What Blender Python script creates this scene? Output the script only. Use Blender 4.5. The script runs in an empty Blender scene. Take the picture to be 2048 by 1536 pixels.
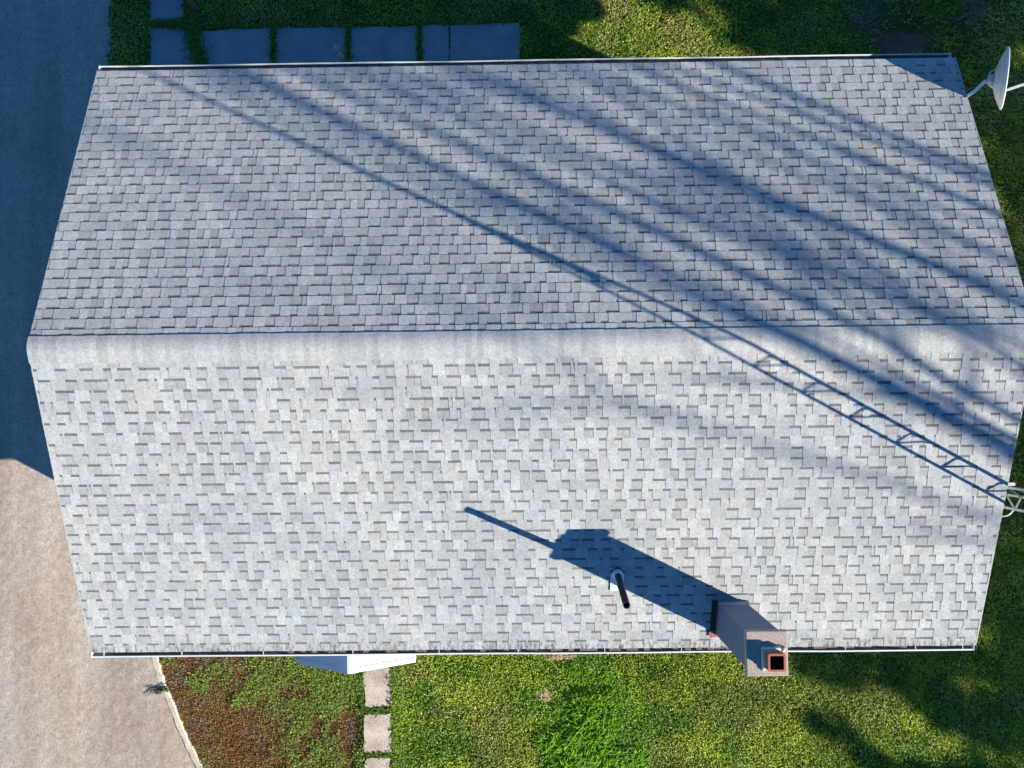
import bpy, math, random
import numpy as np
from mathutils import Vector, Matrix

R = math.radians
rnd = random.Random(11)
nrg = np.random.default_rng(5)
scene = bpy.context.scene
COL = scene.collection

# ------------------------------------------------------------------ camera
cam_d = bpy.data.cameras.new('camera')
cam_d.sensor_fit = 'HORIZONTAL'
cam_d.sensor_width = 36.0
cam_d.lens = 1420.0 / 2048.0 * 36.0
cam_d.clip_start = 0.1
cam_d.clip_end = 800.0
cam = bpy.data.objects.new('camera', cam_d)
cam.location = (-0.138, -0.863, 12.813)
cam.rotation_euler = (R(2.204), R(0.526), R(-0.634))
COL.objects.link(cam)
scene.camera = cam

# ------------------------------------------------------------------ sky, sun, exposure
SUN = Vector((2.0, -1.04, 1.0)).normalized()          # towards the sun
world = bpy.data.worlds.new('World')
scene.world = world
world.use_nodes = True
wn = world.node_tree
for n in list(wn.nodes):
    wn.nodes.remove(n)
sky = wn.nodes.new('ShaderNodeTexSky')
sky.sky_type = 'NISHITA'
sky.sun_disc = False
sky.sun_elevation = math.asin(SUN.z)
sky.sun_rotation = math.atan2(SUN.x, SUN.y)
sky.altitude = 200.0
sky.air_density = 1.0
sky.dust_density = 0.0
sky.ozone_density = 8.0
bg = wn.nodes.new('ShaderNodeBackground')
bg.inputs['Strength'].default_value = 0.084
wo = wn.nodes.new('ShaderNodeOutputWorld')
hs = wn.nodes.new('ShaderNodeHueSaturation')
hs.inputs['Saturation'].default_value = 1.12
wn.links.new(sky.outputs[0], hs.inputs['Color'])
wn.links.new(hs.outputs[0], bg.inputs['Color'])
wn.links.new(bg.outputs[0], wo.inputs['Surface'])

sun_d = bpy.data.lights.new('sun', 'SUN')
sun_d.energy = 5.0
sun_d.angle = R(0.53)
sun_d.color = (1.0, 0.95, 0.84)
sun = bpy.data.objects.new('sun', sun_d)
sun.rotation_euler = SUN.to_track_quat('Z', 'Y').to_euler()
sun.location = (30, -16, 30)
COL.objects.link(sun)

scene.view_settings.view_transform = 'Standard'
scene.view_settings.look = 'None'
scene.view_settings.gamma = 1.0
scene.view_settings.use_curve_mapping = False
scene.view_settings.exposure = 0.92

# ------------------------------------------------------------------ helpers
def tag(o, label=None, cat=None, group=None, kind=None):
    if label: o['label'] = label
    if cat: o['category'] = cat
    if group: o['group'] = group
    if kind: o['kind'] = kind
    return o


def empty(name, loc=(0, 0, 0), parent=None):
    o = bpy.data.objects.new(name, None)
    o.location = loc
    o.empty_display_size = 0.2
    COL.objects.link(o)
    if parent: o.parent = parent
    return o


class MB:
    """collects faces; build() links them as one mesh object"""
    def __init__(self):
        self.v = []
        self.f = []
        self.c = []          # colour per face
        self.sm = []

    def face(self, pts, col=(1, 1, 1), smooth=False):
        b = len(self.v)
        self.v.extend([tuple(p) for p in pts])
        self.f.append(tuple(range(b, b + len(pts))))
        self.c.append(col)
        self.sm.append(smooth)

    def box(self, x0, x1, y0, y1, z0, z1, M=None, col=(1, 1, 1)):
        P = [Vector(p) for p in ((x0, y0, z0), (x1, y0, z0), (x1, y1, z0), (x0, y1, z0),
                                 (x0, y0, z1), (x1, y0, z1), (x1, y1, z1), (x0, y1, z1))]
        if M is not None: P = [M @ p for p in P]
        self.poly(P, [(3, 2, 1, 0), (4, 5, 6, 7), (0, 1, 5, 4), (1, 2, 6, 5), (2, 3, 7, 6), (3, 0, 4, 7)], col)

    def poly(self, P, F, col=(1, 1, 1), smooth=False):
        b = len(self.v)
        self.v.extend([tuple(p) for p in P])
        for f in F:
            self.f.append(tuple(b + i for i in f))
            self.c.append(col)
            self.sm.append(smooth)

    def tube(self, pts, radii, n=8, cap=True, col=(1, 1, 1), smooth=True):
        pts = [Vector(p) for p in pts]
        if not hasattr(radii, '__len__'): radii = [radii] * len(pts)
        rings = []
        ref = None
        for i, p in enumerate(pts):
            d = (pts[min(i + 1, len(pts) - 1)] - pts[max(i - 1, 0)]).normalized()
            if ref is None:
                ref = Vector((0, 0, 1)) if abs(d.z) < 0.9 else Vector((1, 0, 0))
            a = (ref - d * ref.dot(d)).normalized()
            b = d.cross(a)
            ref = a
            rings.append([p + (a * math.cos(2 * math.pi * k / n) + b * math.sin(2 * math.pi * k / n)) * radii[i] for k in range(n)])
        base = len(self.v)
        for r in rings: self.v.extend([tuple(q) for q in r])
        for i in range(len(rings) - 1):
            for k in range(n):
                k2 = (k + 1) % n
                self.f.append((base + i * n + k, base + i * n + k2, base + (i + 1) * n + k2, base + (i + 1) * n + k))
                self.c.append(col); self.sm.append(smooth)
        if cap:
            self.f.append(tuple(base + k for k in reversed(range(n)))); self.c.append(col); self.sm.append(False)
            e = base + (len(rings) - 1) * n
            self.f.append(tuple(e + k for k in range(n))); self.c.append(col); self.sm.append(False)

    def mesh(self, name, mat=None, colours=False):
        m = bpy.data.meshes.new(name)
        m.from_pydata(self.v, [], self.f)
        m.polygons.foreach_set('use_smooth', self.sm)
        if colours:
            at = m.attributes.new('tone', 'FLOAT_COLOR', 'CORNER')
            cnt = [len(f) for f in self.f]
            arr = np.repeat(np.array([(c[0], c[1], c[2], 1.0) for c in self.c], dtype=np.float32), cnt, axis=0)
            at.data.foreach_set('color', arr.ravel())
        if mat: m.materials.append(mat)
        m.update()
        return m

    def build(self, name, mat=None, parent=None, colours=False, bevel=0.0):
        o = bpy.data.objects.new(name, self.mesh(name, mat, colours))
        COL.objects.link(o)
        if parent: o.parent = parent
        if bevel:
            b = o.modifiers.new('bevel', 'BEVEL')
            b.width = bevel
            b.segments = 2
            b.limit_method = 'ANGLE'
        return o


def fast_mesh(name, V, F, C, mat, parent=None):
    """V (n,3); F (m,k) same k; C (m,3) face colours"""
    m = bpy.data.meshes.new(name)
    V = np.asarray(V, np.float32); F = np.asarray(F, np.int32)
    k = F.shape[1]
    m.vertices.add(len(V)); m.vertices.foreach_set('co', V.ravel())
    m.loops.add(F.size); m.loops.foreach_set('vertex_index', F.ravel())
    m.polygons.add(len(F))
    m.polygons.foreach_set('loop_start', np.arange(0, F.size, k, dtype=np.int32))
    m.polygons.foreach_set('loop_total', np.full(len(F), k, dtype=np.int32))
    if C is not None:
        at = m.attributes.new('tone', 'FLOAT_COLOR', 'CORNER')
        A = np.ones((F.size, 4), np.float32)
        A[:, :3] = np.repeat(np.asarray(C, np.float32), k, axis=0)
        at.data.foreach_set('color', A.ravel())
    m.update(calc_edges=True)
    m.materials.append(mat)
    o = bpy.data.objects.new(name, m)
    COL.objects.link(o)
    if parent: o.parent = parent
    return o


def vnoise(x, y, scale, seed=0):
    """smooth value noise in 0..1, numpy"""
    g = np.random.default_rng(seed).random((64, 64))
    X = np.asarray(x) * scale + 1000.0; Y = np.asarray(y) * scale + 1000.0
    xi = np.floor(X).astype(int); yi = np.floor(Y).astype(int)
    fx = X - xi; fy = Y - yi
    fx = fx * fx * (3 - 2 * fx); fy = fy * fy * (3 - 2 * fy)
    a = g[xi % 64, yi % 64]; b = g[(xi + 1) % 64, yi % 64]
    c = g[xi % 64, (yi + 1) % 64]; d = g[(xi + 1) % 64, (yi + 1) % 64]
    return (a * (1 - fx) + b * fx) * (1 - fy) + (c * (1 - fx) + d * fx) * fy


def fbm(x, y, scale, seed=0, oct=4):
    s = 0; a = 0.5; t = 0
    for i in range(oct):
        s = s + a * vnoise(x, y, scale * 2 ** i, seed + i); t += a; a *= 0.5
    return s / t


# ------------------------------------------------------------------ materials
def mat(name):
    m = bpy.data.materials.new(name)
    m.use_nodes = True
    nt = m.node_tree
    b = nt.nodes['Principled BSDF']
    return m, nt, b


def N(nt, t, **kw):
    n = nt.nodes.new(t)
    for k, v in kw.items(): setattr(n, k, v)
    return n


def noise(nt, scale, detail=4, rough=0.55, coord=None, vscale=None):
    n = N(nt, 'ShaderNodeTexNoise')
    n.inputs['Scale'].default_value = scale
    n.inputs['Detail'].default_value = detail
    n.inputs['Roughness'].default_value = rough
    if coord is not None:
        if vscale:
            mp = N(nt, 'ShaderNodeMapping')
            mp.inputs['Scale'].default_value = vscale
            nt.links.new(coord, mp.inputs['Vector'])
            nt.links.new(mp.outputs[0], n.inputs['Vector'])
        else:
            nt.links.new(coord, n.inputs['Vector'])
    return n


def world_pos(nt):
    return N(nt, 'ShaderNodeNewGeometry').outputs['Position']


def ramp(nt, src, stops):
    r = N(nt, 'ShaderNodeValToRGB')
    e = r.color_ramp.elements
    e[0].position, e[0].color = stops[0][0], (*stops[0][1], 1)
    e[1].position, e[1].color = stops[-1][0], (*stops[-1][1], 1)
    for p, c in stops[1:-1]:
        k = e.new(p); k.color = (*c, 1)
    nt.links.new(src, r.inputs[0])
    return r.outputs[0]


def mix(nt, fac, a, b, mode='MIX'):
    m = N(nt, 'ShaderNodeMix', data_type='RGBA', blend_type=mode)
    for s, v in ((m.inputs[0], fac), (m.inputs[6], a), (m.inputs[7], b)):
        if hasattr(v, 'links'): nt.links.new(v, s)
        elif isinstance(v, (int, float)): s.default_value = v
        else: s.default_value = (*v, 1)
    return m.outputs[2]


def bump(nt, b, src, strength, dist):
    k = N(nt, 'ShaderNodeBump')
    k.inputs['Strength'].default_value = strength
    k.inputs['Distance'].default_value = dist
    nt.links.new(src, k.inputs['Height'])
    nt.links.new(k.outputs[0], b.inputs['Normal'])


def simple(name, col, rough=0.6, metal=0.0, var=0.12, vscale=14.0, bumpd=0.0):
    m, nt, b = mat(name)
    p = world_pos(nt)
    n = noise(nt, vscale, 5, 0.6, p)
    c0 = tuple(c * (1 - var) for c in col); c1 = tuple(min(1, c * (1 + var)) for c in col)
    nt.links.new(ramp(nt, n.outputs[0], [(0.3, c0), (0.7, c1)]), b.inputs['Base Color'])
    b.inputs['Roughness'].default_value = rough
    b.inputs['Metallic'].default_value = metal
    if bumpd: bump(nt, b, n.outputs[0], 0.6, bumpd)
    return m


def shingle_mat():
    m, nt, b = mat('asphalt_shingle')
    at = N(nt, 'ShaderNodeAttribute', attribute_name='tone')
    p = world_pos(nt)
    fine = noise(nt, 75.0, 3, 0.75, p)            # granules
    mid = noise(nt, 22.0, 3, 0.6, p)
    big = noise(nt, 0.7, 3, 0.5, p)
    strk = noise(nt, 9.0, 3, 0.6, p, (1.0, 0.12, 0.12))   # washed streaks running down the slope
    g = ramp(nt, fine.outputs[0], [(0.30, (0.60, 0.60, 0.60)), (0.70, (1.32, 1.32, 1.32))])
    c = mix(nt, 1.0, at.outputs['Color'], g, 'MULTIPLY')
    c = mix(nt, 1.0, c, ramp(nt, mid.outputs[0], [(0.3, (0.87, 0.87, 0.875)), (0.7, (1.12, 1.12, 1.115))]), 'MULTIPLY')
    c = mix(nt, 1.0, c, ramp(nt, big.outputs[0], [(0.32, (0.90, 0.925, 0.95)), (0.68, (1.06, 1.045, 1.02))]), 'MULTIPLY')
    c = mix(nt, 0.6, c, ramp(nt, strk.outputs[0], [(0.35, (0.93, 0.93, 0.94)), (0.65, (1.05, 1.05, 1.05))]), 'MULTIPLY')
    # algae stains: dark specks on the lowest course over the gutters
    sep = N(nt, 'ShaderNodeSeparateXYZ'); nt.links.new(p, sep.inputs[0])
    mr = N(nt, 'ShaderNodeMapRange'); nt.links.new(sep.outputs['Y'], mr.inputs[0])
    mr.inputs['From Min'].default_value = -4.00; mr.inputs['From Max'].default_value = -4.19
    st = noise(nt, 26.0, 4, 0.65, p, (1.0, 0.35, 0.35))
    sm = N(nt, 'ShaderNodeMath', operation='MULTIPLY')
    nt.links.new(ramp(nt, st.outputs[0], [(0.47, (0, 0, 0)), (0.66, (1, 1, 1))]), sm.inputs[0])
    nt.links.new(mr.outputs[0], sm.inputs[1])
    c = mix(nt, sm.outputs[0], c, (0.075, 0.075, 0.07))
    nt.links.new(c, b.inputs['Base Color'])
    b.inputs['Roughness'].default_value = 0.95
    b.inputs['Specular IOR Level'].default_value = 0.2
    bump(nt, b, fine.outputs[0], 0.55, 0.004)
    return m


def leaf_mat(name, trans=0.35, rough=0.55):
    m, nt, b = mat(name)
    at = N(nt, 'ShaderNodeAttribute', attribute_name='tone')
    nt.links.new(at.outputs['Color'], b.inputs['Base Color'])
    b.inputs['Roughness'].default_value = rough
    b.inputs['Specular IOR Level'].default_value = 0.25
    tr = N(nt, 'ShaderNodeBsdfTranslucent')
    nt.links.new(at.outputs['Color'], tr.inputs['Color'])
    mx = N(nt, 'ShaderNodeMixShader'); mx.inputs[0].default_value = trans
    nt.links.new(b.outputs[0], mx.inputs[1]); nt.links.new(tr.outputs[0], mx.inputs[2])
    nt.links.new(mx.outputs[0], nt.nodes['Material Output'].inputs['Surface'])
    return m


def ground_mat():
    m, nt, b = mat('soil_under_grass')
    p = world_pos(nt)
    a = noise(nt, 0.9, 5, 0.6, p); f = noise(nt, 30.0, 5, 0.7, p)
    c = ramp(nt, a.outputs[0], [(0.35, (0.045, 0.065, 0.014)), (0.55, (0.075, 0.095, 0.020)), (0.7, (0.12, 0.10, 0.04))])
    c = mix(nt, 1.0, c, ramp(nt, f.outputs[0], [(0.3, (0.55, 0.55, 0.55)), (0.7, (1.35, 1.35, 1.35))]), 'MULTIPLY')
    nt.links.new(c, b.inputs['Base Color'])
    b.inputs['Roughness'].default_value = 1.0
    bump(nt, b, f.outputs[0], 0.8, 0.02)
    return m


def drive_mat():
    m, nt, b = mat('sandy_gravel')
    p = world_pos(nt)
    a = noise(nt, 0.55, 5, 0.6, p)
    trk = noise(nt, 2.2, 5, 0.6, p, (1.0, 0.06, 0.06))        # wheel tracks, along Y
    f = noise(nt, 26.0, 6, 0.85, p)
    md = noise(nt, 7.0, 5, 0.65, p)
    peb = N(nt, 'ShaderNodeTexVoronoi'); peb.inputs['Scale'].default_value = 34.0
    nt.links.new(p, peb.inputs['Vector'])
    c = ramp(nt, a.outputs[0], [(0.32, (0.44, 0.35, 0.28)), (0.5, (0.495, 0.412, 0.335)), (0.68, (0.475, 0.412, 0.35))])
    c = mix(nt, 1.0, c, ramp(nt, trk.outputs[0], [(0.35, (0.86, 0.83, 0.80)), (0.65, (1.09, 1.09, 1.08))]), 'MULTIPLY')
    c = mix(nt, 1.0, c, ramp(nt, md.outputs[0], [(0.3, (0.86, 0.86, 0.86)), (0.7, (1.10, 1.10, 1.10))]), 'MULTIPLY')
    c = mix(nt, 1.0, c, ramp(nt, f.outputs[0], [(0.30, (0.55, 0.54, 0.53)), (0.70, (1.38, 1.38, 1.38))]), 'MULTIPLY')
    c = mix(nt, ramp(nt, peb.outputs['Color'], [(0.88, (0, 0, 0)), (0.95, (1, 1, 1))]), c, (0.30, 0.27, 0.25))
    nt.links.new(c, b.inputs['Base Color'])
    b.inputs['Roughness'].default_value = 0.95
    b.inputs['Specular IOR Level'].default_value = 0.2
    ad = N(nt, 'ShaderNodeMath', operation='MULTIPLY_ADD')
    nt.links.new(md.outputs[0], ad.inputs[0]); ad.inputs[1].default_value = 1.0
    nt.links.new(f.outputs[0], ad.inputs[2])
    bump(nt, b, ad.outputs[0], 0.7, 0.011)
    return m


def concrete_mat(name, col, speck=0.25, sc=60.0, patch=0.14):
    m, nt, b = mat(name)
    p = world_pos(nt)
    f = noise(nt, sc, 4, 0.8, p); a = noise(nt, 3.0, 5, 0.6, p)
    c = mix(nt, 1.0, col, ramp(nt, f.outputs[0], [(0.3, (1 - speck,) * 3), (0.7, (1 + speck,) * 3)]), 'MULTIPLY')
    c = mix(nt, 1.0, c, ramp(nt, a.outputs[0], [(0.3, (1 - patch,) * 3), (0.7, (1 + patch,) * 3)]), 'MULTIPLY')
    nt.links.new(c, b.inputs['Base Color'])
    b.inputs['Roughness'].default_value = 0.9
    bump(nt, b, f.outputs[0], 0.5, 0.006)
    return m


M_SH = shingle_mat()
M_LEAF = leaf_mat('leaf')
M_GRASS = leaf_mat('grass_blade', 0.3, 0.6)
M_GROUND = ground_mat()
M_DRIVE = drive_mat()
M_SLAB = concrete_mat('paving_concrete', (0.29, 0.295, 0.31))
M_STEP = concrete_mat('stepping_concrete', (0.50, 0.41, 0.325), 0.4, 40.0, 0.32)
M_KERB = concrete_mat('kerb_concrete', (0.62, 0.53, 0.41), 0.3, 40.0, 0.25)
M_BLOCK = concrete_mat('chimney_block', (0.165, 0.20, 0.255), 0.12, 50.0, 0.05)
M_CAP = concrete_mat('pebbled_cap', (0.40, 0.33, 0.27), 0.55, 85.0, 0.1)
M_MORTAR = concrete_mat('loose_mortar', (0.62, 0.56, 0.46), 0.15, 60.0, 0.1)
M_FLUE = simple('terracotta', (0.42, 0.115, 0.05), 0.75, 0, 0.18, 30)
M_SOOT_SHADE = simple('soot_and_flue_shade', (0.003, 0.003, 0.003), 1.0)
M_SOOT_SHADE.node_tree.nodes['Principled BSDF'].inputs['Specular IOR Level'].default_value = 0.0
M_WHITE = simple('white_enamel', (0.80, 0.80, 0.79), 0.35, 0, 0.03, 6)
M_AWN = simple('white_awning_metal', (0.80, 0.80, 0.80), 0.22, 0, 0.025, 5)
M_GUT = simple('gutter_inside', (0.24, 0.23, 0.235), 0.7, 0, 0.45, 5)
M_DEB = simple('leaf_litter', (0.21, 0.165, 0.125), 0.95, 0, 0.5, 28, 0.01)
M_WALL = simple('wall_siding', (0.62, 0.61, 0.57), 0.6, 0, 0.04, 8)
M_DRIP = simple('drip_edge_metal', (0.42, 0.42, 0.42), 0.5, 0, 0.1, 10)
M_DARK = simple('deck_edge', (0.10, 0.10, 0.10), 0.9)
M_PVC = simple('black_plastic_pipe', (0.012, 0.012, 0.013), 0.45, 0, 0.3, 20)
M_LEAD = simple('white_flashing', (0.74, 0.75, 0.77), 0.45, 0, 0.05, 20)
M_RUST = simple('rusty_flashing', (0.30, 0.12, 0.07), 0.8, 0, 0.35, 40)
M_DARK_FLASH = simple('dark_flashing', (0.05, 0.048, 0.048), 0.9, 0, 0.4, 40)
M_FLASH = simple('grey_flashing', (0.36, 0.38, 0.40), 0.5, 0.2, 0.15, 12)
M_GALV = simple('galvanised_steel', (0.50, 0.52, 0.50), 0.45, 0.5, 0.15, 20)
M_DISH = simple('dish_paint', (0.60, 0.61, 0.61), 0.45, 0, 0.05, 10)
M_CABLE = simple('white_cable', (0.72, 0.72, 0.72), 0.5)
M_BARK = simple('bark', (0.12, 0.09, 0.065), 0.95, 0, 0.3, 12, 0.01)
M_STICK = simple('weathered_wood', (0.16, 0.12, 0.09), 0.9, 0, 0.3, 30)
M_PALE = simple('pale_stone', (0.5, 0.47, 0.4), 0.9, 0, 0.15, 30)

# ------------------------------------------------------------------ ground, driveway, paths
def grid_sheet(name, m, x0, x1, y0, y1, step, zf, inside=None):
    xs = np.arange(x0, x1 + 1e-6, step); ys = np.arange(y0, y1 + 1e-6, step)
    X, Y = np.meshgrid(xs, ys, indexing='ij')
    Z = zf(X, Y)
    V = np.stack([X, Y, Z], -1).reshape(-1, 3)
    ny = len(ys)
    i = np.arange(len(xs) - 1)[:, None]; j = np.arange(ny - 1)[None, :]
    a = (i * ny + j).ravel()
    F = np.stack([a, a + ny, a + ny + 1, a + 1], -1)
    if inside is not None:
        cx = V[F].mean(1)
        F = F[inside(cx[:, 0], cx[:, 1])]
    o = fast_mesh(name, V, F, None, m)
    o.data.polygons.foreach_set('use_smooth', np.ones(len(F), bool))
    return o


g = MB(); g.face([(-220, -220, 0), (220, -220, 0), (220, 220, 0), (-220, 220, 0)])
tag(g.build('ground', M_GROUND), kind='structure')


def kerb_x(y):            # centre line of the garden edging
    pts = [(-20.0, -3.2), (-9.0, -5.08), (-7.13, -5.85), (-6.73, -6.06), (-6.33, -6.24), (-5.94, -6.40), (-5.59, -6.545), (-5.2, -6.665), (-4.2, -6.98), (-3.3, -7.2)]
    return np.interp(y, [p[0] for p in pts], [p[1] for p in pts])


def drive_right(y):       # eastern limit of the driveway
    y = np.asarray(y)
    wob = 0.10 * (vnoise(y * 0 + 3, y, 2.3, 3) - 0.5) + 0.05 * (vnoise(y * 0 + 7, y, 9.0, 4) - 0.5)
    return np.where(y < -3.3, kerb_x(y), np.where(y > 3.3, -7.62 + wob, -7.2 - 0.42 * (y + 3.3) / 6.6))


def drive_z(X, Y):
    rut = 0.012 * np.cos((X + 9.0) * 2.6) * (0.6 + 0.4 * vnoise(X * 0, Y, 0.4, 9))
    return 0.022 + rut + 0.012 * (fbm(X, Y, 2.4, 21) - 0.5) + 0.013 * (fbm(X, Y, 11.0, 25, 3) - 0.5)


tag(grid_sheet('driveway', M_DRIVE, -14.0, -4.6, -11.0, 11.0, 0.04, drive_z,
               lambda x, y: x < drive_right(y)), kind='structure')
dv = MB()
dv.face([(-60, -60, 0.008), (-14.0, -60, 0.008), (-14.0, 60, 0.008), (-60, 60, 0.008)])
dv.face([(-14.0, 11.0, 0.008), (-7.7, 11.0, 0.008), (-7.7, 60, 0.008), (-14.0, 60, 0.008)])
dv.face([(-14.0, -60, 0.008), (-1.5, -60, 0.008), (-5.05, -11.0, 0.008), (-14.0, -11.0, 0.008)])
tag(dv.build('driveway', M_DRIVE), kind='structure')

# garden edging: a strip of pale concrete with broken, crumbling rims
eb = MB()
ys = np.arange(-11.0, -3.4, 0.09)
rows = []
for i, y in enumerate(ys):
    cx = float(kerb_x(y)); w = 0.060 + 0.018 * (rnd.random() - 0.5)
    jl = 0.022 * (rnd.random() - 0.5); jr = 0.036 * (rnd.random() - 0.5)
    h = 0.040 + 0.010 * (rnd.random() - 0.5)
    rows.append([(cx - w + jl, y, 0.0), (cx - w + jl + 0.008, y, h), (cx + w + jr - 0.030, y, h + 0.002), (cx + w + jr, y, 0.0)])
for a, b2 in zip(rows[:-1], rows[1:]):
    for k in range(3):
        eb.face([a[k], b2[k], b2[k + 1], a[k + 1]][::-1])
tag(eb.build('garden_edging', M_KERB), 'pale crumbling concrete strip between the sandy driveway and the mossy garden bed', 'edging')


def slab(poly, z0, z1, m, parent, name, jit=0.012):
    """irregular flat stone: subdivided worn outline, bevelled rim"""
    pts = []
    n = len(poly)
    for i in range(n):
        a = Vector(poly[i]); b = Vector(poly[(i + 1) % n])
        k = max(2, int((b - a).length / 0.10))
        for q in range(k):
            p = a.lerp(b, q / k)
            pts.append(Vector((p.x + rnd.uniform(-jit, jit), p.y + rnd.uniform(-jit, jit))))
    c = sum(pts, Vector((0, 0))) / len(pts)
    area = sum(pts[i].x * pts[(i + 1) % len(pts)].y - pts[(i + 1) % len(pts)].x * pts[i].y for i in range(len(pts)))
    if area < 0: pts.reverse()
    mb = MB()
    n = len(pts)
    lo = [(p.x, p.y, z0) for p in pts]
    mid = [(p.x, p.y, z1 - 0.008) for p in pts]
    top = []
    for p in pts:
        d = (c - p).normalized() * 0.012
        top.append((p.x + d.x, p.y + d.y, z1))
    mb.poly(lo + mid + top, [(i, (i + 1) % n, n + (i + 1) % n, n + i) for i in range(n)] +
            [(n + i, n + (i + 1) % n, 2 * n + (i + 1) % n, 2 * n + i) for i in range(n)] + [tuple(range(2 * n, 3 * n))])
    return mb.build(name, m, parent)


SLABS = [
    [(-6.86, 6.41), (-6.24, 6.42), (-6.23, 7.45), (-6.86, 7.45)],
    [(-6.85, 5.30), (-5.92, 5.30), (-5.96, 5.58), (-6.03, 5.90), (-6.20, 6.28), (-6.85, 6.29)],
    [(-5.80, 5.32), (-4.62, 5.30), (-4.62, 6.25), (-5.97, 6.20), (-5.90, 5.85)],
    [(-4.53, 5.30), (-3.23, 5.30), (-3.23, 6.24), (-4.53, 6.25)],
    [(-3.15, 5.30), (-1.93, 5.30), (-1.92, 6.23), (-3.15, 6.23)],
    [(-1.83, 5.30), (-1.35, 5.30), (-1.33, 6.25), (-1.83, 6.26)],
    [(-1.325, 5.42), (-0.06, 5.48), (-0.03, 6.26), (-1.315, 6.25)],
    [(-6.86, 7.55), (-6.24, 7.55), (-6.23, 8.6), (-6.86, 8.6)],
]
pb = MB()
pb.face([(-6.92, 5.2, 0.006), (0.0, 5.2, 0.006), (0.0, 6.30, 0.006), (-6.92, 6.30, 0.006)])
pb.face([(-6.92, 6.30, 0.006), (-6.18, 6.30, 0.006), (-6.18, 9.0, 0.006), (-6.92, 9.0, 0.006)])
path = tag(pb.build('paved_path', M_GROUND), kind='structure')
for s in SLABS: slab(s, 0.0, 0.045 + rnd.uniform(-0.006, 0.006), M_SLAB, path, 'paving_slab')
STEPS = [
    [(-2.94, -5.38), (-2.46, -5.36), (-2.46, -6.06), (-2.93, -6.09)],
    [(-2.94, -6.19), (-2.46, -6.17), (-2.46, -6.86), (-2.95, -6.86)],
    [(-2.92, -6.95), (-2.47, -6.95), (-2.47, -7.60), (-2.92, -7.58)],
    [(-2.92, -4.70), (-2.48, -4.70), (-2.48, -5.28), (-2.92, -5.30)],
    [(-2.92, -7.72), (-2.47, -7.70), (-2.47, -8.36), (-2.92, -8.36)],
]
sb = MB(); sb.face([(-2.97, -8.6, 0.005), (-2.43, -8.6, 0.005), (-2.43, -4.3, 0.005), (-2.97, -4.3, 0.005)])
spath = tag(sb.build('garden_path', M_GROUND), kind='structure')
for s in STEPS: slab(s, 0.0, 0.06 + rnd.uniform(-0.008, 0.008), M_STEP, spath, 'stepping_stone', 0.019)

# ------------------------------------------------------------------ house
EX, EY, RZ, EZ = 6.22, 4.20, 4.10, 2.70
WX, WY = 5.95, 3.35
PITCH = math.atan2(RZ - EZ, EY)
CP, SP = math.cos(PITCH), math.sin(PITCH)
house = tag(empty('house'), 'low house with grey shingled gable roof, white gutters and a block chimney', 'house')


def roof_z(y): return RZ - abs(y) * (RZ - EZ) / EY


# walls, soffits, fascias
for (x0, x1, y0, y1) in ((-WX, WX, -WY, -WY + 0.15), (-WX, WX, WY - 0.15, WY)):
    w = MB(); w.box(x0, x1, y0, y1, 0.0, EZ - 0.10); w.build('wall', M_WALL, house)
for s in (-1, 1):
    w = MB()
    xa, xb = (s * WX, s * (WX - 0.15))
    zr = RZ - 0.08
    prof = [(-WY + 0.152, 0.0), (WY - 0.152, 0.0), (WY - 0.152, roof_z(WY) - 0.08), (0, zr), (-WY + 0.152, roof_z(WY) - 0.08)]
    P = [(xa, y, z) for y, z in prof] + [(xb, y, z) for y, z in prof]
    w.poly(P, [(0, 1, 2, 3, 4), (9, 8, 7, 6, 5)] + [(i, (i + 1) % 5, 5 + (i + 1) % 5, 5 + i) for i in range(5)])
    w.build('wall', M_WALL, house)
    f = MB(); f.box(-EX + 0.03, EX - 0.03, s * WY, s * (EY - 0.045), EZ - 0.115, EZ - 0.095); f.build('soffit', M_WHITE, house)
    f = MB(); f.box(-EX + 0.03, EX - 0.03, min(s * 4.155, s * 4.175), max(s * 4.155, s * 4.175), EZ - 0.16, EZ - 0.018); f.build('fascia', M_WHITE, house)
    # rake boards follow the gable slope at each end
    for t in (-1, 1):
        f = MB()
        P = []
        for xx in (s * (EX - 0.035), s * (EX - 0.012)):
            P += [(xx, 0, RZ - 0.025), (xx, t * 4.17, roof_z(4.17) - 0.025), (xx, t * 4.17, roof_z(4.17) - 0.16), (xx, 0, RZ - 0.16)]
        f.poly(P, [(0, 1, 2, 3), (7, 6, 5, 4)] + [(i, (i + 1) % 4, 4 + (i + 1) % 4, 4 + i) for i in range(4)])
        f.build('rake_board', M_WHITE, house)

# door under the awning
d = MB(); d.box(-3.05, -2.2, -WY - 0.03, -WY - 0.002, 0.15, 2.15); door = d.build('door', M_WHITE, house)
d = MB(); d.tube([(-2.28, -WY - 0.03, 1.1), (-2.28, -WY - 0.085, 1.1), (-2.36, -WY - 0.085, 1.1)], 0.011, 6); d.build('handle', M_GALV, door)

# roof deck
rb = MB()
x = EX - 0.006
off = 0.016
prof = [(-4.185, roof_z(4.185) - off), (0, RZ - off), (4.165, roof_z(4.165) - off),
        (4.165, roof_z(4.165) - off - 0.016), (0, RZ - off - 0.018), (-4.185, roof_z(4.185) - off - 0.016)]
P = [(-x, y, z) for y, z in prof] + [(x, y, z) for y, z in prof]
rb.poly(P, [(0, 1, 2, 3, 4, 5), (11, 10, 9, 8, 7, 6)] + [((i + 1) % 6, i, 6 + i, 6 + (i + 1) % 6) for i in range(6)])
roof = rb.build('roof', M_DARK, house)
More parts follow.
